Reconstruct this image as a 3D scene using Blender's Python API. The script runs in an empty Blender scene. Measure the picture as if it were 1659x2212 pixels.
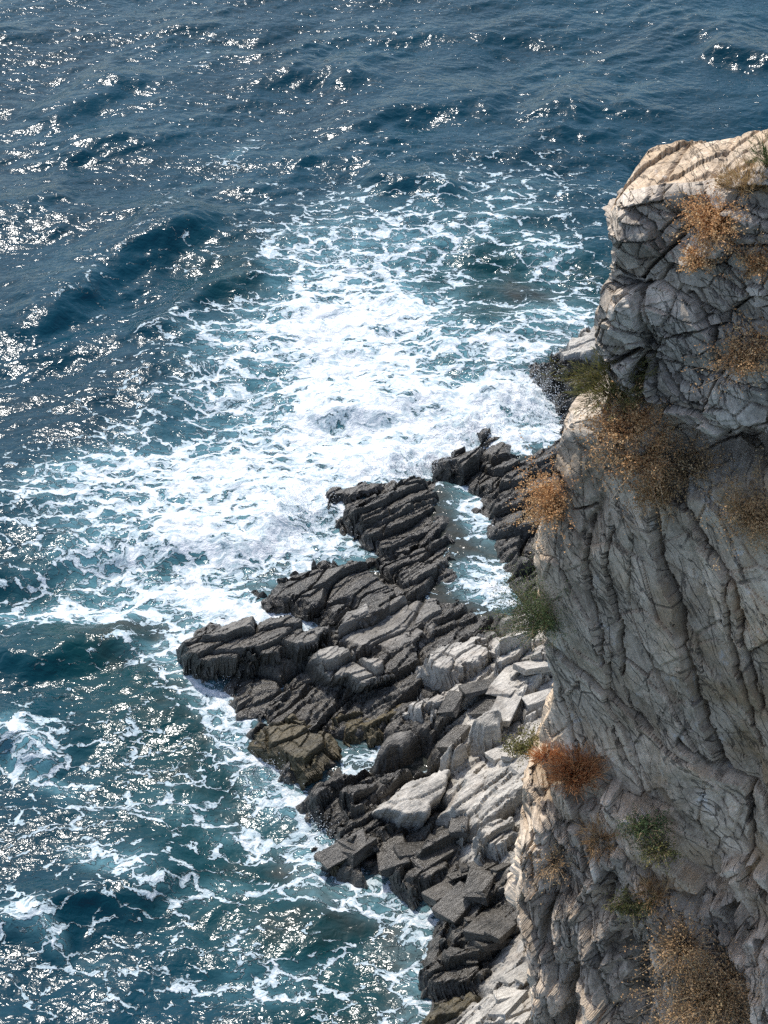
import bpy, math, random
import numpy as np
from mathutils import Vector

# ------------------------------------------------------------------ camera, sky, sun
scene = bpy.context.scene
col = scene.collection
CAM_H, PITCH, VFOV = 45.0, math.radians(40.0), math.radians(29.0)
cam_data = bpy.data.cameras.new("camera")
cam = bpy.data.objects.new("camera", cam_data)
col.objects.link(cam)
cam.location = (0, 0, CAM_H)
cam.rotation_euler = (math.pi / 2 - PITCH, 0, 0)
cam_data.sensor_fit = 'VERTICAL'
cam_data.sensor_height = 24
cam_data.lens = 12 / math.tan(VFOV / 2)
cam_data.clip_end = 8000
scene.camera = cam

SUN_EL, SUN_AZ = math.radians(56), math.radians(-22)      # azimuth from +Y towards +X
world = bpy.data.worlds.new("World")
scene.world = world
world.use_nodes = True
wn = world.node_tree
sky = wn.nodes.new("ShaderNodeTexSky")
sky.sky_type = 'NISHITA'
sky.sun_disc = False
sky.sun_elevation = SUN_EL
sky.sun_rotation = SUN_AZ
sky.dust_density = 1.6
sky.ozone_density = 0.6
wn.links.new(sky.outputs[0], wn.nodes["Background"].inputs[0])
wn.nodes["Background"].inputs[1].default_value = 0.15
sun_d = bpy.data.lights.new("sun", 'SUN')
sun_d.energy = 3.0
sun_d.angle = math.radians(0.53)
sun_d.color = (1.0, 0.955, 0.89)
sun = bpy.data.objects.new("sun", sun_d)
col.objects.link(sun)
sd = Vector((math.sin(SUN_AZ) * math.cos(SUN_EL), math.cos(SUN_AZ) * math.cos(SUN_EL), math.sin(SUN_EL)))
sun.rotation_euler = sd.to_track_quat('Z', 'Y').to_euler()
sun.location = (0, 60, 80)
scene.view_settings.view_transform = 'Standard'
scene.view_settings.look = 'None'
scene.view_settings.exposure = 0.6
scene.render.engine = 'CYCLES'
scene.cycles.max_bounces = 5
scene.cycles.caustics_reflective = False
scene.cycles.caustics_refractive = False
scene.cycles.sample_clamp_indirect = 2.0
scene.cycles.use_denoising = False

# ------------------------------------------------------------------ numpy helpers
W0, H0 = 1659.0, 2212.0
TH = math.tan(VFOV / 2)
F = np.array([0, math.cos(PITCH), -math.sin(PITCH)])
U = np.array([0, math.sin(PITCH), math.cos(PITCH)])
R = np.array([1.0, 0, 0])
C0 = np.array([0, 0, CAM_H])


def ray(px, py):
    x = (np.asarray(px, float) - W0 / 2) / (H0 / 2) * TH
    y = (H0 / 2 - np.asarray(py, float)) / (H0 / 2) * TH
    return F + x[..., None] * R + y[..., None] * U


def at(px, py, z=0.0):
    """the point of height z seen at a place in the photograph"""
    d = ray(px, py)
    k = (np.asarray(z) - CAM_H) / d[..., 2]
    return C0 + d * k[..., None]


def proj(P):
    q = P - C0
    dep = q @ F
    return W0 / 2 + (q @ R) / dep / TH * H0 / 2, H0 / 2 - (q @ U) / dep / TH * H0 / 2


def hsh(ix, iy, seed):
    h = (ix.astype(np.int64) * 374761393 + iy.astype(np.int64) * 668265263 + seed * 974711 + 1013904223) & 0xFFFFFFFF
    h = ((h ^ (h >> 13)) * 1274126177) & 0xFFFFFFFF
    h = ((h ^ (h >> 16)) * 2246822519) & 0xFFFFFFFF
    h = (h ^ (h >> 13)) & 0xFFFFFFFF
    return h / 4294967296.0


def gn(x, y, seed=0):
    ix, iy = np.floor(x), np.floor(y)
    fx, fy = x - ix, y - iy
    ux, uy = fx ** 3 * (fx * (fx * 6 - 15) + 10), fy ** 3 * (fy * (fy * 6 - 15) + 10)

    def g(ox, oy):
        a = hsh(ix + ox, iy + oy, seed) * 6.2831853
        return np.cos(a) * (fx - ox) + np.sin(a) * (fy - oy)
    a = g(0, 0) * (1 - ux) + g(1, 0) * ux
    b = g(0, 1) * (1 - ux) + g(1, 1) * ux
    return (a * (1 - uy) + b * uy) * 1.5


def fbm(x, y, octs=4, seed=0, gain=0.5):
    s, a = 0, 1.0
    for o in range(octs):
        s = s + a * gn(x * 2 ** o + 17.3 * o, y * 2 ** o - 9.1 * o, seed + o)
        a *= gain
    return s


def vor(x, y, seed=0, jit=0.85):
    """F1, edge distance, offset from the cell centre, two random numbers of the cell"""
    ix, iy = np.floor(x), np.floor(y)
    f1 = np.full(x.shape, 9.0)
    f2 = np.full(x.shape, 9.0)
    bx = np.zeros(x.shape); by = np.zeros(x.shape)
    r1 = np.zeros(x.shape); r2 = np.zeros(x.shape)
    for ox in (-1, 0, 1):
        for oy in (-1, 0, 1):
            cx, cy = ix + ox, iy + oy
            dx = x - (cx + 0.5 + jit * (hsh(cx, cy, seed) - 0.5))
            dy = y - (cy + 0.5 + jit * (hsh(cx, cy, seed + 51) - 0.5))
            d = np.sqrt(dx * dx + dy * dy)
            near = d < f1
            f2 = np.where(near, f1, np.minimum(f2, d))
            bx = np.where(near, dx, bx); by = np.where(near, dy, by)
            r1 = np.where(near, hsh(cx, cy, seed + 77), r1)
            r2 = np.where(near, hsh(cx, cy, seed + 131), r2)
            f1 = np.where(near, d, f1)
    return f1, f2 - f1, bx, by, r1, r2


def sst(a, b, x):
    t = np.clip((x - a) / (b - a), 0, 1)
    return t * t * (3 - 2 * t)


def seg_dist(x, y, pts, closed=True):
    pts = np.asarray(pts, float)
    n = len(pts)
    best = np.full(x.shape, 1e9)
    for i in range(n if closed else n - 1):
        ax, ay = pts[i]; bx, by = pts[(i + 1) % n]
        ex, ey = bx - ax, by - ay
        t = np.clip(((x - ax) * ex + (y - ay) * ey) / (ex * ex + ey * ey + 1e-12), 0, 1)
        best = np.minimum(best, (x - ax - t * ex) ** 2 + (y - ay - t * ey) ** 2)
    return np.sqrt(best)


def inside(x, y, pts):
    pts = np.asarray(pts, float)
    r = np.zeros(x.shape, bool)
    n = len(pts)
    for i in range(n):
        ax, ay = pts[i]; bx, by = pts[(i + 1) % n]
        if ay == by:
            continue
        r ^= ((ay > y) != (by > y)) & (x < (bx - ax) * (y - ay) / (by - ay) + ax)
    return r


def sdist(x, y, pts):
    """distance to an outline, positive inside"""
    return seg_dist(x, y, pts) * np.where(inside(x, y, pts), 1, -1)


def blob(px, py, cx, cy, rx, ry, rot=0.0):
    c, s = math.cos(math.radians(rot)), math.sin(math.radians(rot))
    dx, dy = px - cx, py - cy
    a, b = (dx * c + dy * s) / rx, (-dx * s + dy * c) / ry
    return np.exp(-(a * a + b * b))


def strata(x, y, seed, ang, L, Wd, amp, saw=0.9, crack=0.35, warp=0.35):
    """stepped slabs: long cells along a strike, each tilted up to a broken edge"""
    c, s = math.cos(ang), math.sin(ang)
    wx = x + warp * fbm(x * 0.45, y * 0.45, 2, seed + 5, 0.35)
    wy = y + warp * fbm(x * 0.45 + 31, y * 0.45, 2, seed + 9, 0.35)
    a, b = wx * c + wy * s, wx * s - wy * c            # b grows towards the lower right
    f1, e, bx, by, r1, r2 = vor(a / L + 0.25 * gn(b / Wd * 0.5, a / L, seed), b / Wd, seed)
    h = (r1 - 0.5) * 1.3 + saw * by + (r2 - 0.5) * 0.7 * bx
    return amp * (h - crack * (1 - sst(0.0, 0.10, e)))


def plates(x, y, seed, ang, L, Wd, amp, tilt=0.25, crack=0.3, cw=0.06, warp=0.05):
    """flat broken plates: each cell a plane of its own, split by sharp cracks"""
    c, s = math.cos(ang), math.sin(ang)
    wx = x + warp * gn(x * 0.8, y * 0.8, seed + 5); wy = y + warp * gn(x * 0.8 + 31, y * 0.8, seed + 9)
    a, b = wx * c + wy * s, wx * s - wy * c
    f1, e, bx, by, r1, r2 = vor(a / L, b / Wd, seed, 0.72)
    h = (r1 - 0.5) + tilt * ((r2 - 0.5) * 2 * by + (r1 * 7 % 1 - 0.5) * 2 * bx)
    return amp * (h - crack * np.clip(1 - e / cw, 0, 1))


# ------------------------------------------------------------------ mesh and object helpers
def mesh_from(name, verts, faces, smooth=False):
    verts = np.ascontiguousarray(verts, np.float32)
    faces = np.ascontiguousarray(faces, np.int32)
    k = faces.shape[1]
    me = bpy.data.meshes.new(name)
    me.vertices.add(len(verts))
    me.vertices.foreach_set("co", verts.ravel())
    me.loops.add(faces.size)
    me.loops.foreach_set("vertex_index", faces.ravel())
    me.polygons.add(len(faces))
    me.polygons.foreach_set("loop_start", np.arange(0, faces.size, k, dtype=np.int32))
    me.polygons.foreach_set("loop_total", np.full(len(faces), k, np.int32))
    me.polygons.foreach_set("use_smooth", np.full(len(faces), smooth, bool))
    me.update(calc_edges=True)
    me.validate()
    return me


def grid_faces(n, m, keep=None):
    i = np.arange(n * m).reshape(n, m)
    f = np.stack([i[:-1, :-1], i[:-1, 1:], i[1:, 1:], i[1:, :-1]], -1)
    if keep is not None:
        f = f[keep]
    return f.reshape(-1, 4)


def compact(V, faces):
    used = np.unique(faces)
    remap = np.full(len(V), -1, np.int64)
    remap[used] = np.arange(len(used))
    return V[used], remap[faces], used


def attr(me, name, vals):
    a = me.attributes.new(name, 'FLOAT', 'POINT')
    a.data.foreach_set("value", np.ascontiguousarray(vals, np.float32).ravel())


def link(name, me, m, parent=None, label=None, cat=None, group=None, kind=None):
    o = bpy.data.objects.new(name, me)
    col.objects.link(o)
    if m:
        me.materials.append(m)
    if parent:
        o.parent = parent
    for k, v in (("label", label), ("category", cat), ("group", group), ("kind", kind)):
        if v:
            o[k] = v
    return o


# ------------------------------------------------------------------ materials
class NT:
    def __init__(self, name):
        self.m = bpy.data.materials.new(name)
        self.m.use_nodes = True
        self.t = self.m.node_tree
        self.b = self.t.nodes["Principled BSDF"]

    def n(self, kind, **kw):
        nd = self.t.nodes.new("ShaderNode" + kind)
        for k, v in kw.items():
            setattr(nd, k, v)
        return nd

    def l(self, a, b):
        self.t.links.new(a, b)

    def val(self, sock, v):
        if isinstance(v, bpy.types.NodeSocket):
            self.l(v, sock)
        else:
            sock.default_value = v

    def math(self, op, a, b=0.0, clamp=False):
        nd = self.n("Math", operation=op, use_clamp=clamp)
        self.val(nd.inputs[0], a); self.val(nd.inputs[1], b)
        return nd.outputs[0]

    def rng(self, v, a, b, c=0.0, d=1.0, smooth=True):
        nd = self.n("MapRange")
        nd.interpolation_type = 'SMOOTHSTEP' if smooth else 'LINEAR'
        nd.clamp = True
        self.val(nd.inputs[0], v)
        for i, q in enumerate((a, b, c, d)):
            self.val(nd.inputs[1 + i], q)
        return nd.outputs[0]

    def noise(self, vec, scale, detail=5, rough=0.55, dist=0.0):
        nd = self.n("TexNoise")
        self.l(vec, nd.inputs["Vector"])
        nd.inputs["Scale"].default_value = scale
        nd.inputs["Detail"].default_value = detail
        nd.inputs["Roughness"].default_value = rough
        nd.inputs["Distortion"].default_value = dist
        return nd.outputs

    def voro(self, vec, scale, feature='DISTANCE_TO_EDGE'):
        nd = self.n("TexVoronoi", feature=feature)
        self.l(vec, nd.inputs["Vector"])
        nd.inputs["Scale"].default_value = scale
        return nd.outputs[0]

    def mapping(self, vec, scale=(1, 1, 1), rot=(0, 0, 0)):
        nd = self.n("Mapping")
        self.l(vec, nd.inputs[0])
        nd.inputs["Scale"].default_value = scale
        nd.inputs["Rotation"].default_value = rot
        return nd.outputs[0]

    def drawn(self, vec, scale, deg, axis=2):
        r = [0, 0, 0]; r[axis] = math.radians(deg)
        return self.mapping(self.mapping(vec, rot=r), scale)

    def mix(self, f, a, b):
        nd = self.n("Mix", data_type='RGBA')
        self.val(nd.inputs[0], f)
        for s, v in ((nd.inputs[6], a), (nd.inputs[7], b)):
            if isinstance(v, bpy.types.NodeSocket):
                self.l(v, s)
            else:
                s.default_value = (*v, 1)
        return nd.outputs[2]

    def attr(self, name):
        return self.n("Attribute", attribute_name=name).outputs["Fac"]

    def pos(self):
        return self.n("NewGeometry").outputs["Position"]

    def bump(self, h, strength, dist, prev=None):
        nd = self.n("Bump")
        nd.inputs["Strength"].default_value = strength
        nd.inputs["Distance"].default_value = dist
        self.l(h, nd.inputs["Height"])
        if prev:
            self.l(prev, nd.inputs["Normal"])
        return nd.outputs[0]


def rock_mat(name, dark, light, wet_dark, wet_light, stain=(0.20, 0.13, 0.07), stain_amt=0.35,
             rough=0.8, wet_rough=0.28, grain_rot=0.7, wet=None):
    k = NT(name)
    p = k.pos()
    st = k.drawn(p, (0.9, 4.2, 4.2), -38)
    n1 = k.noise(p, 0.9, 6, 0.6)[0]
    n2 = k.noise(st, 3.0, 8, 0.65, 0.6)[0]
    n3 = k.noise(p, 22, 4, 0.6)[0]
    f = k.math('ADD', k.math('MULTIPLY', n1, 0.45), k.math('ADD', k.math('MULTIPLY', n2, 0.45), k.math('MULTIPLY', n3, 0.3)))
    f = k.rng(f, 0.42, 0.78)
    dry = k.mix(f, dark, light)
    stn = k.math('MULTIPLY', k.rng(k.noise(p, 0.7, 5, 0.6, 0.5)[0], 0.5, 0.68), stain_amt)
    dry = k.mix(stn, dry, stain)
    wt = k.mix(f, wet_dark, wet_light)
    if wet is None:
        w = k.math('ADD', k.attr("wet"), k.math('MULTIPLY', k.math('SUBTRACT', k.noise(p, 0.9, 5)[0], 0.5), 1.1))
        w = k.rng(w, 0.2, 0.75)
    else:
        w = wet
    c = k.mix(w, dry, wt)
    ve = k.voro(k.drawn(p, (0.6, 2.2, 2.2), -38), 1.5)
    ck = k.rng(ve, 0.0, 0.035)
    k.l(c, k.b.inputs["Base Color"])
    if isinstance(w, float):
        k.b.inputs["Roughness"].default_value = rough + (wet_rough - rough) * w
    else:
        k.l(k.rng(w, 0, 1, rough, wet_rough, False), k.b.inputs["Roughness"])
    k.b.inputs["Specular IOR Level"].default_value = 0.5
    b = k.bump(n2, 0.7, 0.10)
    b = k.bump(ck, 0.5, 0.05, b)
    b = k.bump(n3, 0.6, 0.02, b)
    k.l(b, k.b.inputs["Normal"])
    return k.m


M_SHELF = rock_mat("shore_rock", (0.18, 0.17, 0.15), (0.60, 0.56, 0.49), (0.016, 0.015, 0.012), (0.125, 0.114, 0.096))


def cliff_mat():
    k = NT("cliff_stone")
    p = k.pos()
    cv = k.n("CombineXYZ")
    k.l(k.attr("along"), cv.inputs[0]); k.l(k.attr("up"), cv.inputs[1])
    c2 = cv.outputs[0]
    run = k.drawn(c2, (0.45, 2.6, 1.0), 50)       # drawn out down the slabs
    run2 = k.drawn(c2, (0.4, 1.8, 1.0), 24)
    n1 = k.noise(p, 0.8, 6, 0.6)[0]
    n2 = k.noise(run, 2.2, 8, 0.65, 0.4)[0]
    n3 = k.noise(p, 18, 5, 0.65)[0]
    n4 = k.noise(p, 4.5, 5, 0.6, 0.3)[0]
    f = k.math('ADD', k.math('MULTIPLY', n1, 0.40), k.math('ADD', k.math('MULTIPLY', n2, 0.40), k.math('MULTIPLY', n3, 0.25)))
    f = k.math('ADD', f, k.math('MULTIPLY', n4, 0.25))
    c = k.mix(k.rng(f, 0.48, 0.82), (0.26, 0.20, 0.14), (0.70, 0.565, 0.415))
    och = k.math('MULTIPLY', k.rng(k.noise(p, 0.45, 5, 0.6, 0.6)[0], 0.42, 0.62), k.math('MULTIPLY', k.attr('ochre'), 0.85))
    c = k.mix(och, c, (0.42, 0.29, 0.165))
    lich = k.math('MULTIPLY', k.rng(k.noise(p, 1.6, 7, 0.7)[0], 0.60, 0.68), 0.55)
    c = k.mix(lich, c, (0.58, 0.56, 0.52))
    spots = k.math('MULTIPLY', k.rng(k.noise(p, 7, 6, 0.7)[0], 0.60, 0.68), 0.75)
    c = k.mix(spots, c, (0.07, 0.062, 0.055))
    c = k.mix(k.math('MULTIPLY', k.attr('grey'), 0.8), c, k.mix(k.rng(f, 0.48, 0.82), (0.18, 0.16, 0.135), (0.60, 0.535, 0.45)))
    hs = k.n('HueSaturation'); k.l(c, hs.inputs['Color']); k.l(k.rng(k.attr('tone'), -0.7, 0.7, 0.78, 1.38, False), hs.inputs['Value'])
    c = hs.outputs[0]
    # hairline joints filled with dark soil
    e1 = k.rng(k.math('ABSOLUTE', k.math('SUBTRACT', k.noise(run, 0.55, 5, 0.5, 0.1)[0], 0.5)), 0.0, 0.007)
    e2 = k.rng(k.math('ABSOLUTE', k.math('SUBTRACT', k.noise(run2, 0.45, 5, 0.5, 0.1)[0], 0.52)), 0.0, 0.005)
    e3 = k.rng(k.voro(k.drawn(c2, (0.5, 1.3, 1), 48), 1.1), 0.0, 0.02)
    e3 = k.math('MAXIMUM', e3, k.rng(k.noise(p, 0.9, 3)[0], 0.40, 0.55))
    e = k.math('MULTIPLY', k.math('MULTIPLY', e1, e2), e3)
    c = k.mix(k.rng(e, 0.0, 1.0, 0.65, 0.0, False), c, (0.03, 0.026, 0.022))
    k.l(c, k.b.inputs["Base Color"])
    k.b.inputs["Roughness"].default_value = 0.85
    k.b.inputs["Specular IOR Level"].default_value = 0.3
    b = k.bump(n2, 0.8, 0.10)
    b = k.bump(e, 0.8, 0.06, b)
    b = k.bump(n4, 0.6, 0.06, b)
    b = k.bump(n3, 0.6, 0.02, b)
    k.l(b, k.b.inputs["Normal"])
    return k.m


M_CLIFF = cliff_mat()


def water_mat():
    k = NT("sea_water")
    p = k.pos()
    dens = k.attr("foam")
    shal = k.attr("shallow")
    warp = k.n("VectorMath", operation='MULTIPLY_ADD')
    nz = k.noise(p, 0.55, 4, 0.6)[1]
    k.l(nz, warp.inputs[0]); warp.inputs[1].default_value = (1.5, 1.5, 0); k.l(p, warp.inputs[2])
    w2 = k.n("VectorMath", operation='MULTIPLY_ADD')
    k.l(k.noise(p, 2.6, 3, 0.6)[1], w2.inputs[0]); w2.inputs[1].default_value = (0.4, 0.4, 0); k.l(warp.outputs[0], w2.inputs[2])
    wp = k.mapping(w2.outputs[0], (0.62, 1.15, 0.0), (0, 0, 0.16))
    v1 = k.rng(k.voro(wp, 0.95), 0.0, 0.15, 1.0, 0.0)
    v2 = k.rng(k.voro(wp, 2.7), 0.0, 0.20, 1.0, 0.0)
    v3 = k.rng(k.voro(wp, 7.5), 0.0, 0.22, 1.0, 0.0)
    fb = k.noise(wp, 1.6, 9, 0.62, 0.4)[0]
    pat = k.math('ADD', k.math('MULTIPLY', v1, 0.36), k.math('MULTIPLY', v2, 0.30))
    pat = k.math('ADD', pat, k.math('MULTIPLY', v3, 0.14))
    pat = k.math('ADD', pat, k.math('MULTIPLY', k.rng(fb, 0.3, 0.7, 0, 1, False), 0.42))
    patch = k.noise(k.mapping(p, (0.8, 1.3, 0), (0, 0, 0.3)), 0.33, 5, 0.6, 0.8)[0]
    dens = k.math('ADD', dens, k.math('MULTIPLY', k.math('SUBTRACT', patch, 0.5), k.rng(dens, 0.05, 0.3, 0, 0.55)))
    froth = k.rng(dens, 0.62, 0.92)
    thr = k.rng(dens, 0.0, 1.0, 1.0, 0.10, False)
    pat = k.math('ADD', pat, k.math('MULTIPLY', froth, k.math('ADD', 0.02, k.math('MULTIPLY', fb, 0.4))))
    foam = k.rng(k.math('SUBTRACT', pat, thr), 0.0, 0.14)
    # body of the water
    deep = k.mix(k.rng(k.noise(p, 0.12, 4)[0], 0.35, 0.65), (0.001, 0.026, 0.042), (0.0018, 0.035, 0.056))
    teal = k.mix(k.rng(shal, 0.0, 0.5, 0, 1, False), deep, (0.002, 0.034, 0.040))
    body = k.mix(k.rng(k.math('ADD', shal, k.math('MULTIPLY', k.math('SUBTRACT', k.noise(p, 0.7, 5)[0], 0.5), 0.9)), 0.5, 1.0), teal, (0.030, 0.033, 0.028))
    aer = k.math('MULTIPLY', k.rng(dens, 0.30, 0.78), k.rng(fb, 0.25, 0.75, 0.25, 1.0))
    body = k.mix(aer, body, (0.13, 0.30, 0.35))
    cfoam = k.mix(k.math('MULTIPLY', k.rng(k.math('SUBTRACT', pat, thr), 0.05, 0.55), k.rng(k.noise(p, 3.2, 6, 0.65)[0], 0.3, 0.6, 0.35, 1.0)), (0.28, 0.38, 0.42), (0.72, 0.74, 0.745))
    c = k.mix(foam, body, cfoam)
    k.l(c, k.b.inputs["Base Color"])
    k.l(k.rng(foam, 0, 1, 0.13, 0.7, False), k.b.inputs["Roughness"])
    k.b.inputs["IOR"].default_value = 1.33
    k.b.inputs["Specular IOR Level"].default_value = 0.30
    rip = k.noise(k.mapping(p, (1.0, 1.5, 1.0), (0, 0, 0.35)), 2.6, 3, 0.45, 0.5)[0]
    b = k.bump(rip, 1.0, 0.062)
    b = k.bump(k.math('ADD', foam, k.math('MULTIPLY', k.noise(p, 9, 4, 0.5)[0], 0.5)), 0.5, 0.03, b)
    b = k.bump(k.math('MULTIPLY', foam, k.noise(wp, 3.4, 6, 0.62)[0]), 0.8, 0.16, b)
    k.l(b, k.b.inputs["Normal"])
    return k.m


M_WATER = water_mat()

# ------------------------------------------------------------------ the lie of the land, traced on the shore
LAND = [(1420, 700), (1300, 712), (1205, 750), (1150, 772), (1090, 785), (1150, 805), (1195, 850), (1215, 900), (1195, 945), (1110, 960), (1015, 930),
        (1050, 965), (935, 985), (950, 1030), (860, 1030), (815, 1045), (750, 1045), (678, 1065), (705, 1095), (740, 1130), (780, 1170),
        (800, 1200), (690, 1207), (620, 1240), (555, 1275), (590, 1312), (690, 1365), (600, 1345), (440, 1335), (385, 1395), (440, 1440),
        (470, 1500), (510, 1545), (560, 1550), (528, 1590), (580, 1650), (620, 1685), (690, 1660), (660, 1720), (710, 1770), (745, 1815), (685, 1860),
        (715, 1895), (845, 1890), (890, 1935), (960, 1975), (930, 2010), (900, 2075), (905, 2110), (935, 2150), (870, 2230),
        (860, 2420), (1700, 2420), (1900, 1500), (1700, 700)]
POOLS = [([(960, 705), (1180, 690), (1215, 750), (1100, 785), (1000, 785)], 0.30),
         ([(960, 1050), (1010, 1060), (1060, 1140), (1100, 1220), (1110, 1300), (1130, 1360), (1080, 1350), (1020, 1320), (930, 1290), (985, 1240), (975, 1160), (945, 1100)], 0.45),
         ([(720, 1090), (760, 1070), (830, 1062), (825, 1078), (760, 1088)], 0.30),
         ([(735, 1590), (850, 1600), (930, 1640), (940, 1670), (850, 1690), (740, 1680), (700, 1640)], 0.15),
         ([(600, 1325), (690, 1362), (640, 1345)], 0.1),
         ([(1100, 960), (1190, 945), (1180, 975), (1110, 985)], 0.3)]
FOOT = [(1220, 1400), (1180, 1500), (1180, 1650), (1170, 1800), (1230, 2230)]


def wpts(px, z):
    a = np.array(px, float)
    return at(a[:, 0], a[:, 1], z)[:, :2]


LANDW = wpts(LAND, 0.2)
FOOTW = wpts(FOOT, 1.5)
STRIKE = math.radians(38)


def shelf_height(x, y):
    wx = x + 0.35 * fbm(x * 0.9, y * 0.9, 3, 3)
    wy = y + 0.35 * fbm(x * 0.9, y * 0.9, 3, 4)
    d = sdist(wx, wy, LANDW)
    e = -1.3 + 1.6 * sst(-1.2, 0.5, d) + 0.5 * sst(0.4, 4.0, d)
    df = seg_dist(x, y, FOOTW, False)
    e = e + 1.1 * np.exp(-(df / 2.6) ** 2)
    amp = sst(-1.5, 1.0, d)
    s = strata(x, y, 11, STRIKE, 3.2, 1.25, 0.48, 0.5, 0.8) + strata(x, y, 23, STRIKE + 0.18, 1.3, 0.5, 0.17, 0.5, 0.6) + strata(x, y, 29, STRIKE - 0.25, 0.6, 0.2, 0.04)
    e = e + s * (0.35 + 0.65 * amp) + 0.05 * fbm(x * 3, y * 3, 4, 40)
    for poly, lvl in POOLS:
        dp = sdist(wx, wy, wpts(poly, lvl))
        k = sst(-0.35, 0.35, dp)
        e = e * (1 - k) + (lvl - 0.22 + 0.25 * s) * k
    return e, d, df


def pool_level(x, y):
    lv = np.zeros(x.shape)
    for poly, lvl in POOLS:
        lv = np.maximum(lv, lvl * sst(-1.0, -0.1, sdist(x, y, wpts(poly, lvl))))
    return lv


# ------------------------------------------------------------------ sea
def graded(lo, hi, step, far, grow=1.22):
    c = list(np.arange(lo, hi + step / 2, step))
    s, p = step, []
    v = hi
    while v < far:
        s *= grow; v += s; p.append(v)
    s, q, v = step, [], lo
    while v > -far:
        s *= grow; v -= s; q.append(v)
    return np.array(q[::-1] + c + p)


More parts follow.
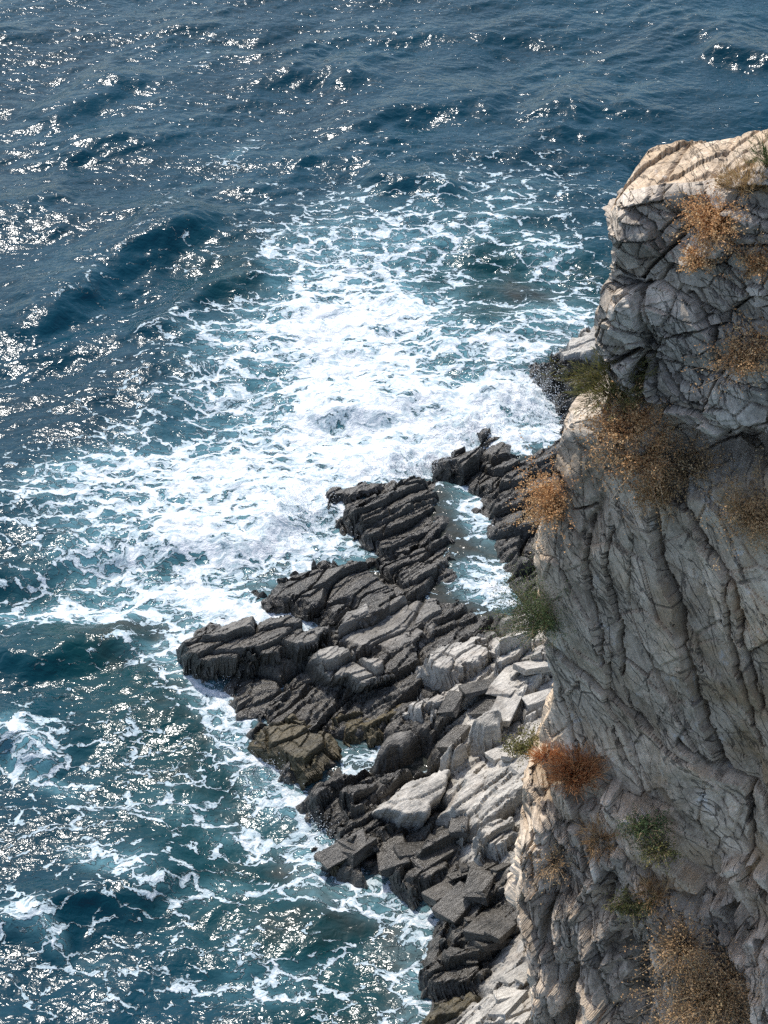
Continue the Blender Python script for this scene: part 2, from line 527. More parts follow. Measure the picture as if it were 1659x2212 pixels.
def build_sea():
    xs = graded(-26, 20, 0.085, 3000)
    ys = graded(29, 104, 0.10, 3000)
    X, Y = np.meshgrid(xs, ys)
    x, y = X.ravel(), Y.ravel()
    P = np.stack([x, y, np.zeros_like(x)], 1)
    vis = (x > -30) & (x < 24) & (y > 25) & (y < 112)
    px, py = np.full(x.shape, -900.0), np.full(x.shape, -900.0)
    px[vis], py[vis] = proj(P[vis])
    rng = np.random.default_rng(4)
    z = np.zeros_like(x)
    z2 = np.zeros_like(x)
    # wind sea: many sines, running towards the shore
    tot = 54
    xv, yv = x[vis], y[vis]
    wob = 0.9 * fbm(xv * 0.10, yv * 0.10, 3, 60)
    wob2 = 0.9 * fbm(xv * 0.10 + 50, yv * 0.10, 3, 61)
    zz = np.zeros_like(xv)
    for i in range(tot):
        lam = 0.42 * (14 / 0.42) ** (i / (tot - 1))
        th = math.radians(-62) + rng.normal(0, 0.55)
        kx, ky = math.cos(th) * 2 * math.pi / lam, math.sin(th) * 2 * math.pi / lam
        ph = kx * (xv + wob) + ky * (yv + wob2) + rng.uniform(0, 6.28)
        a = 0.0048 * lam ** 1.0
        s = np.sin(ph)
        zz += a * (s + 0.35 * s * np.abs(s))
    gust = 0.85 + 0.75 * fbm(xv * 0.16, yv * 0.22, 4, 70)
    zz *= np.clip(gust, 0.35, 1.7) * (1 - 0.22 * sst(1350, 1600, py[vis]))
    z[vis] = zz
    # swells and breakers: crest lines with a steep face towards the shore
    px0, py0 = px.copy(), py.copy()
    foam = np.zeros_like(x)

    def crest(pts, h, back, face, foamy=0.0, fw=0.4):
        nonlocal z, foam
        wp = wpts(pts, 0.3)
        a = np.arctan2(wp[-1, 1] - wp[0, 1], wp[-1, 0] - wp[0, 0])
        xx, yy = x[vis], y[vis]
        best = np.full(xx.shape, 1e9); sign = np.ones(xx.shape); tt = np.zeros(xx.shape)
        xw = xx + 0.35 * fbm(xx * 0.5, yy * 0.5, 3, 90); yw = yy + 0.35 * fbm(xx * 0.5 + 9, yy * 0.5, 3, 91)
        n = len(wp) - 1
        for i in range(n):
            ax, ay = wp[i]; ex, ey = wp[i + 1] - wp[i]
            t = ((xw - ax) * ex + (yw - ay) * ey) / (ex * ex + ey * ey)
            tc = np.clip(t, 0, 1)
            dx, dy = xw - ax - tc * ex, yw - ay - tc * ey
            d = np.hypot(dx, dy)
            near = d < best
            best = np.where(near, d, best)
            sign = np.where(near, np.sign(ex * dy - ey * dx), sign)
            tt = np.where(near, (i + t) / n, tt)
        wid = np.where(sign > 0, back, face)
        env = sst(-0.12, 0.22, tt) * (1 - sst(0.78, 1.12, tt))
        z[vis] += h * env * np.exp(-(best / wid) ** 2)
        foam[vis] = np.maximum(foam[vis], foamy * env * np.exp(-(best / fw) ** 2))

    crest([(20, 730), (170, 620), (300, 520), (470, 455)], 0.8, 2.2, 1.0, 0.35, 0.3)
    crest([(330, 700), (470, 610), (600, 560)], 0.45, 1.6, 0.8)
    crest([(330, 1185), (420, 1160), (520, 1165), (650, 1120)], 0.35, 1.6, 0.7, 1.0, 0.9)
    crest([(-40, 1590), (40, 1590), (110, 1650)], 0.7, 1.3, 0.5, 0.9, 0.6)
    crest([(0, 1430), (150, 1400), (330, 1370)], 0.5, 1.4, 0.6)
    crest([(620, 880), (800, 880), (960, 850), (1150, 850)], 0.6, 1.4, 0.8, 0.8, 0.9)
    crest([(780, 385), (900, 380), (1000, 410)], 0.6, 1.5, 0.7)
    crest([(1520, 100), (1600, 110), (1700, 130)], 0.6, 1.8, 0.8)
    crest([(300, 150), (200, 200), (60, 260)][::-1], 0.35, 2.0, 0.9)
    crest([(700, 270), (900, 230), (1100, 215)], 0.4, 2.0, 0.9)
    crest([(60, 1960), (240, 1930), (420, 1860)], 0.45, 1.2, 0.5)
    crest([(-20, 2010), (60, 1990), (140, 2040)], 0.4, 0.9, 0.5, 0.8, 0.5)

    # foam: where the photograph shows it lying on the water
    B = lambda *a: blob(px, py, *a)
    add = [
        (0.95, 800, 660, 190, 130, -15), (0.75, 640, 700, 260, 170, -15), (0.62, 1000, 520, 260, 110, -8), (1.0, 800, 790, 200, 130, -10),
        (1.6, 980, 890, 260, 75, -6), (1.6, 880, 985, 270, 50, -8), (0.8, 760, 720, 130, 110, -30), (0.9, 620, 1100, 150, 50, 0), (0.7, 700, 930, 260, 60, -5), (0.5, 420, 1040, 260, 60, 0), (0.7, 500, 860, 260, 120, 0), (0.95, 380, 1010, 330, 60, -4),
        (1.2, 500, 1120, 200, 55, -8), (0.9, 300, 1080, 240, 60, -5), (1.1, 640, 1185, 150, 28, 5), (0.95, 470, 1225, 180, 45, -20),
        (0.72, 230, 1210, 200, 80, -12), (1.05, 130, 1320, 260, 28, -2), (0.9, 330, 1270, 160, 45, -12), (0.8, 560, 1330, 140, 35, 15), (0.6, 500, 1300, 120, 40, 10),
        (0.8, 1190, 700, 130, 45, -12), (1.1, 1080, 765, 110, 30, 5), (0.42, 1150, 520, 170, 140, 0), (0.45, 700, 520, 240, 70, -15),
        (0.40, 760, 430, 330, 50, -6), (0.30, 1000, 370, 300, 50, 0), (0.55, 505, 335, 75, 18, -28), (0.45, 430, 395, 90, 12, -22), (0.5, 235, 605, 90, 18, -28),
        (0.45, 440, 125, 40, 18, -50), (0.3, 330, 480, 120, 14, -25), (0.40, 120, 1150, 160, 160, 0), (0.42, 360, 1430, 160, 60, 12), (0.6, 440, 1480, 70, 100, -15),
        (0.85, 560, 1680, 70, 60, 40), (0.75, 640, 1740, 80, 60, 35), (0.7, 500, 1590, 60, 60, 50), (0.40, 440, 1750, 300, 160, 20), (0.62, 640, 1830, 130, 60, 10),
        (0.55, 560, 1920, 170, 30, 12), (0.62, 830, 1970, 140, 60, 10), (0.6, 760, 2060, 180, 40, -15), (0.40, 500, 2030, 300, 100, 0), (0.55, 230, 1880, 130, 25, 25),
        (0.7, 40, 1620, 90, 80, 30), (0.75, 40, 1990, 80, 60, 10), (0.36, 150, 1750, 220, 140, 0), (0.38, 200, 2100, 300, 120, 0), (0.62, 90, 1690, 150, 22, 28),
        (0.5, 900, 2130, 60, 80, 0), (0.3, 640, 2150, 260, 70, 0),
        (1.3, 1050, 1130, 60, 100, -30), (1.3, 1040, 1280, 90, 50, 20), (1.6, 780, 1076, 70, 14, -8), (0.75, 800, 1640, 120, 40, 8), (0.7, 1150, 965, 60, 18, -8), (0.6, 1110, 1330, 40, 50, 0),
    ]
    f = foam
    add += [(0.35, 350, 1080, 330, 130, -4), (0.3, 560, 780, 230, 130, -15), (0.25, 250, 1290, 250, 60, 0), (0.5, 1130, 880, 70, 60, 0)]
    for a, *q in add:
        e = a * blob(px, py, *q)
        f = f + e - 0.42 * np.minimum(f, e)
    hole = [(0.7, 200, 690, 120, 60, -25), (0.45, 500, 600, 50, 45, -25), (0.5, 380, 520, 110, 30, -30), (0.55, 920, 600, 55, 32, 0), (0.35, 1060, 560, 60, 45, -30),
            (0.4, 1080, 630, 60, 22, 0), (0.35, 620, 845, 40, 18, 0), (0.4, 870, 390, 70, 22, 0), (0.5, 250, 1365, 80, 18, 0), (0.4, 130, 1460, 140, 50, 0)]
    for a, *q in hole:
        f = f - a * blob(px, py, *q)
    # wash along the rocks
    d = np.full(x.shape, -50.0)
    d[vis] = sdist(x[vis], y[vis], LANDW)
    edge = np.exp(-((d + 0.2) / 0.7) ** 2) * 0.75 + 0.25 * np.exp(-np.clip(-d, 0, None) / 2.5)
    f = np.maximum(f, 0) + edge * 0.7
    lowleft = sst(900, 1500, py) * (1 - sst(700, 1100, px))
    f = f * (1 - 0.22 * sst(1380, 1480, py) * (1 - sst(900, 1100, px))) + 0.09 * lowleft + 0.03
    f[vis] += 0.20 * fbm(x[vis] * 0.22, y[vis] * 0.3, 4, 77) * sst(300, 500, py[vis])
    f = np.clip(f, 0, None); f = 1.0 * (1 - np.exp(-0.95 * f))
    f[~vis] = 0.02
    # calm the chop in the wash and lift it onto the shelf
    z *= 1 - 0.7 * sst(-2.0, 0.5, d)
    z[vis] += pool_level(x[vis], y[vis])
    # lumps of broken water
    lum = sst(0.55, 0.85, f)
    z[vis] += lum[vis] * (0.10 * fbm(x[vis] * 1.2, y[vis] * 1.2, 5, 80, 0.6) + 0.05)
    for a, *q in [(0.35, 1120, 880, 90, 45, -5), (0.25, 880, 1000, 90, 22, -10), (0.22, 600, 1115, 70, 35, -15), (0.35, 1000, 930, 120, 30, 0)]:
        bl = blob(px, py, *q)
        z[vis] += (a * bl[vis]) * (0.75 + 0.7 * np.abs(fbm(x[vis] * 1.6, y[vis] * 1.6, 4, 83, 0.6)))
    sh = 0.5 * sst(-7, -1, d) + 0.5 * sst(-1.6, 0.0, d)
    for a, *q in [(0.5, 1100, 560, 180, 90, 0), (0.4, 930, 600, 70, 50, 0), (0.3, 1120, 640, 120, 45, -5), (0.45, 620, 830, 90, 40, 0), (0.35, 180, 1300, 300, 120, 0), (0.3, 500, 600, 120, 100, 0),
                  (0.15, 400, 1750, 400, 300, 0), (0.15, 760, 2000, 220, 120, 0), (0.4, 520, 1300, 120, 50, 0)]:
        sh = sh + a * blob(px, py, *q)
    sh = np.clip(sh, 0, 1)
    sh[~vis] = 0
    V = np.stack([x, y, z], 1)
    me = mesh_from("sea", V, grid_faces(len(ys), len(xs)), True)
    attr(me, "foam", f); attr(me, "shallow", sh)
    return link("sea", me, M_WATER, label="blue sea with white foam washing on the rocks", cat="sea", kind="structure"), V, f, vis


sea, SEA_V, SEA_F, SEA_VIS = build_sea()


# ------------------------------------------------------------------ seabed and shore shelf
def build_shelf():
    xs = np.arange(-13, 17, 0.06); ys = np.arange(27, 80, 0.065)
    X, Y = np.meshgrid(xs, ys)
    e, d, df = shelf_height(X.ravel(), Y.ravel())
    D = d.reshape(X.shape)
    keep = (np.maximum(np.maximum(D[:-1, :-1], D[1:, 1:]), np.maximum(D[:-1, 1:], D[1:, :-1])) > -1.3)
    V = np.stack([X.ravel(), Y.ravel(), e], 1)
    V2, f2, used = compact(V, grid_faces(len(ys), len(xs), keep))
    me = mesh_from("rock_shelf", V2, f2, False)
    wet = 1.25 * np.exp(-np.clip(df - 1.5, 0, None) ** 2 / 0.001)
    xx, yy = X.ravel(), Y.ravel()
    dp = np.minimum(seg_dist(xx, yy, wpts([(1200, 1390), (1150, 1450), (1120, 1560), (1110, 1690), (1110, 1760)], 1.5), False), seg_dist(xx, yy, wpts([(1120, 2200), (1210, 2130)], 1.2), False))
    wet = sst(1.0, 2.8, dp) + 0.5 * (1 - sst(0.4, 1.2, e)) - 0.12
    attr(me, "wet", wet[used])
    return link("rock_shelf", me, M_SHELF, label="dark wet rock shelf between the cliff and the sea", cat="rocky shore", kind="structure")


build_shelf()


# ------------------------------------------------------------------ separate rocks on the shelf
def rock(name, poly, top, label, cat="rock", wet=0.9, seed=1, amp=0.3, Lw=(1.6, 0.5), edge=0.35, tilt=(0, 0), group=None, rnd=0.0, mat=None, base=-0.5, saw=0.5, warp=0.22, under=0.0):
    rr = random.Random(seed)
    STRIKE = math.radians(38) + rr.uniform(-0.16, 0.16)
    Lw = (Lw[0] * rr.uniform(1.0, 1.5), Lw[1] * rr.uniform(0.95, 1.5))
    if rnd:
        edge = max(edge, 0.25); warp = 0.12
    w = wpts(poly, top * 0.75)
    c = w.mean(0)
    lo, hi = w.min(0) - 0.6, w.max(0) + 0.6
    step = 0.034
    X, Y = np.meshgrid(np.arange(lo[0], hi[0], step), np.arange(lo[1], hi[1], step))
    x, y = X.ravel(), Y.ravel()
    wx = x + warp * fbm(x * 1.4, y * 1.4, 4, seed); wy = y + warp * fbm(x * 1.4 + 7, y * 1.4, 4, seed + 3)
    # the outline breaks along the joints
    a = (wx - c[0]) * math.cos(STRIKE) + (wy - c[1]) * math.sin(STRIKE)
    d = sdist(wx, wy, w)
    f1, e1, bx, by, r1, r2 = vor(a / (Lw[0] * 0.6), ((wx - c[0]) * math.sin(STRIKE) - (wy - c[1]) * math.cos(STRIKE)) / (Lw[1] * 0.8), seed + 8)
    d2 = d + (r1 - 0.5) * min(0.35, edge)
    rise = sst(-0.06, edge, d2)
    s = strata(x, y, seed, STRIKE, Lw[0] * 1.2, Lw[1] * 1.2, amp * 1.0, saw + 0.1, 0.8) + strata(x, y, seed + 40, STRIKE + 0.15, Lw[0] * 0.4, Lw[1] * 0.42, amp * 0.2, saw)
    dome = rnd * sst(0, 1.0, d / max(d.max(), 1e-3))
    zt = top + s + dome + tilt[0] * (x - c[0]) + tilt[1] * (y - c[1]) + 0.03 * fbm(x * 4, y * 4, 3, seed + 2)
    z = base + (zt - base) * (0.35 * rise + 0.65 * np.sqrt(rise))
    D = d2.reshape(X.shape)
    keep = np.maximum(np.maximum(D[:-1, :-1], D[1:, 1:]), np.maximum(D[:-1, 1:], D[1:, :-1])) > -0.07
    wall = 1 - sst(0.6, 1.0, rise)
    led = (0.30 * fbm(z * 1.3, a * 0.7, 3, seed + 60) + 0.10 * fbm(z * 4.5, a * 1.2, 2, seed + 61) + 0.06 * np.sign(np.sin(z * 17 + 3 * gn(a, a * 0, seed)))) * wall
    led = led * min(1.0, amp / 0.2) - under * (top - z) * wall
    V = np.stack([x - c[0] + led * math.sin(STRIKE), y - c[1] - led * math.cos(STRIKE), z - base], 1)
    V2, f2, used = compact(V, grid_faces(X.shape[0], X.shape[1], keep))
    # closed underneath
    me = mesh_from(name, V2, f2, rnd > 0)
    attr(me, "wet", np.full(len(V2), wet) - 0.25 * sst(0.8, 1.6, z[used]) * (wet < 0.95))
    o = link(name, me, mat or M_SHELF, label=label, cat=cat, group=group)
    o.location = (c[0], c[1], base)
    return o


M_WEED = rock_mat("weedy_rock", (0.05, 0.042, 0.025), (0.13, 0.10, 0.055), (0.035, 0.03, 0.016), (0.12, 0.095, 0.045), stain=(0.10, 0.085, 0.03), stain_amt=0.6, wet=0.7)

G = "layered rocks along the shore"
rock("low_ledge", [(978, 765), (1080, 740), (1200, 745), (1225, 780), (1110, 800), (1010, 788)], 0.02, "flat dark ledge awash with white water under the far end of the cliff", "rock ledge", seed=51, amp=0.12, Lw=(1.5, .5), edge=0.3, group=G)
rock("flat_slab", [(1205, 760), (1245, 728), (1300, 712), (1330, 730), (1320, 775), (1215, 778)], 1.3, "pale flat slab at the far foot of the cliff, below the upper overhang", wet=0.25, seed=3, amp=0.08, edge=0.2, tilt=(0.1, 0.05), group=G)
rock("rock_outcrop", [(1150, 795), (1200, 772), (1290, 780), (1310, 830), (1260, 880), (1205, 870), (1190, 830)], 1.0, "black jagged rocks between the foam and the grassy cliff ledge", "rock outcrop", seed=4, amp=0.5, Lw=(0.8, 0.35), group=G)
rock("rock_outcrop", [(1010, 935), (1045, 925), (1085, 950), (1050, 968)], 0.45, "small black rock nearly swallowed by the breaking surf", "rock", seed=5, amp=0.3, Lw=(.7, .3), group=G)
rock("rock_outcrop", [(930, 988), (1000, 972), (1115, 1000), (1160, 1045), (1135, 1090), (1050, 1078), (960, 1035)], 0.8, "dark layered outcrop just left of the orange bush, surf at its back", "rock outcrop", seed=6, amp=0.48, group=G)
rock("rock_finger", [(678, 1066), (750, 1043), (828, 1040), (820, 1060), (740, 1082), (705, 1092)], 0.65, "black finger of rock jutting left into the surf beside a white pool", "rock", seed=7, amp=0.18, Lw=(2.5, .6), edge=0.2, group=G)
rock("rock_outcrop", [(735, 1115), (850, 1065), (862, 1028), (930, 1040), (950, 1080), (962, 1140), (920, 1185), (825, 1190), (778, 1165)], 0.6, "wet broken outcrop between the white rock pool and the foam channel", "rock outcrop", seed=8, amp=0.36, group=G)
rock("rock_outcrop", [(800, 1205), (880, 1190), (970, 1150), (990, 1215), (940, 1280), (870, 1285), (830, 1240)], 0.55, "low dark ledges on the left bank of the foam channel", "rock outcrop", seed=9, amp=0.34, group=G)
rock("striped_ridge", [(552, 1278), (620, 1238), (692, 1203), (770, 1205), (825, 1228), (870, 1290), (850, 1345), (770, 1372), (690, 1345), (600, 1315)], 0.85, "long striped ridge of tilted dark slabs pointing into white foam", "rock ridge", seed=10, amp=0.42, Lw=(2.8, 0.62), edge=0.5, group=G)
rock("slab_stack", [(690, 1370), (760, 1320), (850, 1290), (950, 1275), (1000, 1330), (930, 1400), (850, 1435), (765, 1405)], 0.95, "grey flat slabs stacked like steps below the striped ridge", "rock slabs", wet=0.55, seed=12, amp=0.30, Lw=(2.0, 0.7), edge=0.4, group=G)
rock("rock_ridge", [(383, 1402), (440, 1366), (600, 1336), (705, 1368), (715, 1400), (640, 1425), (520, 1435), (430, 1445)], 1.25, "black ridge with a deep shadowed face, farthest out into the water", "rock ridge", wet=0.85, seed=13, amp=0.26, Lw=(1.3, 0.45), edge=0.22, tilt=(0.0, -0.05), group=G, under=0.35)
rock("rock_overhang", [(660, 1425), (720, 1400), (800, 1425), (860, 1470), (800, 1490), (720, 1480)], 1.5, "overhanging black rock with a dark hollow beneath, inland of the outermost ridge", "rock outcrop", wet=0.7, seed=43, amp=0.25, Lw=(1.2, .6), edge=0.22, group=G, under=0.5)
rock("low_rock", [(465, 1510), (540, 1490), (640, 1515), (620, 1545), (510, 1550)], 0.35, "low wet rock under the shadowed hollow at the water line", seed=14, amp=0.2, group=G)
rock("weedy_rock", [(525, 1592), (600, 1545), (680, 1555), (730, 1590), (715, 1640), (690, 1662), (640, 1685), (595, 1668), (575, 1632)], 0.7, "brown weed covered rock with foam round its seaward end", seed=15, amp=0.22, Lw=(1.2, .6), edge=0.4, mat=M_WEED, group=G)
rock("weedy_ledge", [(700, 1560), (780, 1530), (880, 1520), (900, 1570), (800, 1595), (730, 1600)], 0.55, "glistening brown ledge above the small foamy pool", seed=16, amp=0.2, Lw=(1.2, .4), mat=M_WEED, group=G)
rock("boulder", [(798, 1632), (835, 1595), (890, 1580), (905, 1600), (880, 1632), (830, 1655)], 0.95, "smooth dark boulder standing in the foamy pool", "boulder", seed=17, amp=0.05, edge=0.35, rnd=0.25, wet=0.75)
rock("boulder", [(812, 1752), (870, 1700), (940, 1668), (990, 1672), (968, 1735), (930, 1775), (870, 1788)], 1.35, "big pale smooth boulder, left one of the touching pair", "boulder", wet=0.0, seed=18, amp=0.07, edge=0.2, rnd=0.08, tilt=(0.05, 0.10), under=0.4, group="pair of pale boulders")
rock("boulder", [(950, 1770), (978, 1715), (998, 1682), (1048, 1688), (1080, 1715), (1040, 1768), (985, 1788)], 1.6, "pale angular boulder, right one of the touching pair", "boulder", wet=0.05, seed=19, amp=0.08, edge=0.2, rnd=0.08, tilt=(0.05, 0.08), under=0.4, group="pair of pale boulders")
rock("boulder", [(945, 1640), (985, 1605), (1035, 1615), (1030, 1645), (985, 1668)], 1.75, "rounded pale boulder behind the touching pair of boulders", "boulder", wet=0.15, seed=20, amp=0.06, edge=0.35, rnd=0.25)
rock("boulder", [(1000, 1590), (1050, 1545), (1110, 1560), (1085, 1610), (1040, 1615)], 2.15, "cream boulder beside the yellow green plant at the cliff foot", "boulder", wet=-0.2, seed=21, amp=0.1, edge=0.35, rnd=0.25)
rock("cracked_slab", [(895, 1430), (960, 1400), (1030, 1385), (1085, 1420), (1050, 1465), (980, 1480), (930, 1470)], 1.70, "pale dry slab crossed by cracks, just below the foam channel", "rock slab", wet=-0.1, seed=22, amp=0.16, Lw=(0.9, 0.5), edge=0.35, group=G)
rock("cracked_slab", [(860, 1530), (920, 1490), (1010, 1470), (1050, 1500), (1000, 1545), (930, 1560)], 1.45, "grey cracked slab leaning above the brown weedy ledge", "rock slab", wet=0.25, seed=24, amp=0.28, Lw=(1.0, 0.5), edge=0.4, group=G)
rock("bedrock_block", [(1060, 1420), (1120, 1370), (1190, 1400), (1190, 1480), (1130, 1540), (1080, 1500)], 2.15, "white sunlit broken block beneath the green shrub", "rock", wet=-0.3, seed=25, amp=0.5, Lw=(0.8, 0.4), group=G)
rock("bedrock_block", [(1075, 1680), (1100, 1640), (1150, 1620), (1150, 1750), (1098, 1770)], 2.05, "creamy layered bedrock under the orange grass tuft", "rock", wet=-0.3, seed=26, amp=0.28, Lw=(1.0, 0.4), group=G)
rock("dark_rock", [(655, 1722), (690, 1680), (735, 1675), (720, 1715), (690, 1755)], 0.75, "narrow dark rock leaning at the edge of the lower foam", seed=27, amp=0.15, edge=0.3, group=G)
rock("dark_rock", [(740, 1690), (820, 1675), (865, 1690), (835, 1745), (800, 1760), (740, 1750), (720, 1720)], 0.7, "brown black rough rock left of the pale boulder pair", seed=28, amp=0.35, Lw=(.9, .4), group=G)
rock("dark_rock", [(715, 1770), (790, 1745), (860, 1765), (850, 1815), (790, 1850), (745, 1830)], 0.7, "glistening brown rock below and left of the pale boulder pair", seed=30, amp=0.38, Lw=(.8, .4), group=G)
rock("low_rock", [(682, 1862), (730, 1835), (775, 1855), (770, 1895), (715, 1898)], 0.3, "low reddish flat rock awash at the tip of the lower shore", seed=31, amp=0.12, Lw=(.8, .6), mat=M_WEED, group=G)
rock("long_slab", [(840, 1885), (900, 1830), (960, 1795), (1030, 1800), (1010, 1850), (940, 1905), (885, 1930)], 0.95, "long dark sloping slab with a groove above the lower inlet", "rock slab", seed=32, amp=0.28, Lw=(2.4, .7), group=G)
rock("rock_ridge", [(1000, 1800), (1060, 1770), (1130, 1780), (1140, 1830), (1070, 1860), (1020, 1850)], 1.85, "grey humped rock just below the pale right boulder", "rock ridge", wet=0.45, seed=33, amp=0.4, Lw=(1.2, .5), group=G)
rock("rock_outcrop", [(950, 1930), (1020, 1870), (1090, 1850), (1150, 1880), (1150, 1960), (1060, 1980), (980, 1985)], 1.0, "dark field of tilted blocks beside the bare lower cliff edge", "rock outcrop", wet=0.75, seed=34, amp=0.42, Lw=(.8, .4), group=G)
rock("rock_outcrop", [(935, 2020), (990, 1990), (1080, 1980), (1150, 1970), (1160, 2040), (1050, 2075), (960, 2060)], 0.8, "dark blocky outcrop over the lowest inlet", "rock outcrop", seed=35, amp=0.36, Lw=(.8, .4), group=G)
rock("rock_ridge", [(895, 2080), (970, 2055), (1080, 2065), (1170, 2050), (1180, 2095), (1080, 2110), (1000, 2145), (925, 2130)], 0.8, "black overhanging ledge just above the pale bottom slabs", "rock ridge", seed=36, amp=0.35, Lw=(1.2, .4), edge=0.25, group=G)
rock("weedy_ledge", [(880, 2200), (940, 2160), (1040, 2140), (1090, 2150), (1040, 2190), (960, 2225), (890, 2240)], 0.5, "olive brown wet ledge at the very bottom of the shore", seed=37, amp=0.22, mat=M_WEED, group=G)
rock("pale_slab", [(1010, 2230), (1080, 2170), (1160, 2110), (1240, 2090), (1260, 2160), (1150, 2250)], 1.75, "white sunlit slabs at the foot of the lower cliff corner", "rock slab", wet=-0.3, seed=38, amp=0.22, Lw=(2.0, .5), group=G)

# ------------------------------------------------------------------ loose broken blocks
import bmesh


def blocks(name, label, group, cat, spots, seed, size, wet, mat):
    rng = random.Random(seed)
    shapes = []
    for i in range(9):
        bm = bmesh.new()
        L, Wd, Hh = rng.uniform(1.2, 2.0), rng.uniform(0.6, 1.0), rng.uniform(0.22, 0.5)
        for sx in (-1, 1):
            for sy in (-1, 1):
                for sz in (-1, 1):
                    for q in range(2):
                        bm.verts.new((sx * L * rng.uniform(0.32, 0.5), sy * Wd * rng.uniform(0.3, 0.5), sz * Hh * rng.uniform(0.3, 0.5)))
        g = bmesh.ops.convex_hull(bm, input=bm.verts)
        bmesh.ops.delete(bm, geom=[v for v in bm.verts if not v.link_faces], context='VERTS')
        bmesh.ops.bevel(bm, geom=bm.edges[:], offset=0.02, segments=1, affect='EDGES', clamp_overlap=True)
        for v in bm.verts:
            v.co.x = max(-L * 0.52, min(L * 0.52, v.co.x)); v.co.y = max(-Wd * 0.52, min(Wd * 0.52, v.co.y)); v.co.z = max(-Hh * 0.52, min(Hh * 0.52, v.co.z))
        me = bpy.data.meshes.new(name)
        bm.to_mesh(me); bm.free()
        attr(me, "wet", np.full(len(me.vertices), wet))
        me.materials.append(mat)
        shapes.append(me)
    for cx, cy, rx, ry, n in spots:
        for i in range(n):
            px, py = rng.gauss(cx, rx), rng.gauss(cy, ry)
            q = at(px, py, 0.9)
            e, d, df = shelf_height(q[:1], q[1:2])
            if d[0] < 0.25:
                continue
            sc = size * rng.choice((0.35, 0.5, 0.7, 0.9, 1.15)) * rng.uniform(0.85, 1.15)
            o = bpy.data.objects.new(name, rng.choice(shapes))
            col.objects.link(o)
            o.location = (q[0], q[1], float(e[0]) + 0.16 * sc)
            o.scale = (sc, sc, sc)
            o.rotation_euler = (rng.uniform(-0.5, 0.1), rng.uniform(-0.2, 0.35), math.radians(38) + rng.gauss(0, 0.5))
            o["label"] = label; o["category"] = cat; o["group"] = group


blocks("rock_block", "dark angular wet block among its like on the lower rock shelf", "loose dark blocks on the lower shelf", "rock", [(1040, 1900, 50, 45, 17), (1030, 2010, 50, 25, 9), (900, 1850, 60, 30, 10), (1000, 1560, 40, 30, 6), (790, 1800, 40, 30, 6)], 5, 0.8, 0.85, M_SHELF)
blocks("pale_block", "pale dry broken block on the sunlit rock beside the cliff", "loose pale blocks at the cliff foot", "rock", [(1110, 1520, 35, 60, 12), (1115, 1680, 20, 30, 6), (1130, 2170, 40, 20, 5)], 8, 0.75, -0.3, M_SHELF)

# ------------------------------------------------------------------ the cliff
PHI, LEAN = math.radians(33), math.radians(75)
A_DIR = np.array([math.cos(PHI), -math.sin(PHI), 0.0])
N_H = np.array([-math.sin(PHI), -math.cos(PHI), 0.0])
T_DIR = -N_H * math.cos(LEAN) + np.array([0, 0, math.sin(LEAN)])
NRM = N_H * math.sin(LEAN) + np.array([0, 0, math.cos(LEAN)])
SIDE = np.array([0.42, 0.907, 0.0])
N_SIDE = np.array([-0.907, 0.42, 0.0])
d0 = ray(1180, 1250)
ORG = C0 + d0 * (35.5 / d0[1])


def st(px, py):
    d = ray(px, py)
    k = ((ORG - C0) @ NRM) / (d @ NRM)
    q = C0 + d * k[..., None] - ORG
    return q @ A_DIR, q @ T_DIR


EDGE = [(1312, 425), (1322, 470), (1318, 520), (1310, 560), (1287, 605), (1283, 700), (1305, 770), (1320, 820), (1290, 880), (1235, 905), (1200, 955), (1192, 1040), (1170, 1120), (1163, 1200), (1172, 1330),
        (1190, 1420), (1200, 1500), (1172, 1560), (1170, 1625), (1128, 1650), (1122, 1780), (1112, 1840), (1130, 1900), (1152, 1960), (1148, 2040), (1170, 2085), (1203, 2115), (1195, 2212), (1180, 2330), (1140, 2480)]
TOP = [(1312, 440), (1350, 404), (1420, 392), (1480, 388), (1560, 380), (1659, 352), (1800, 318), (2100, 250)]


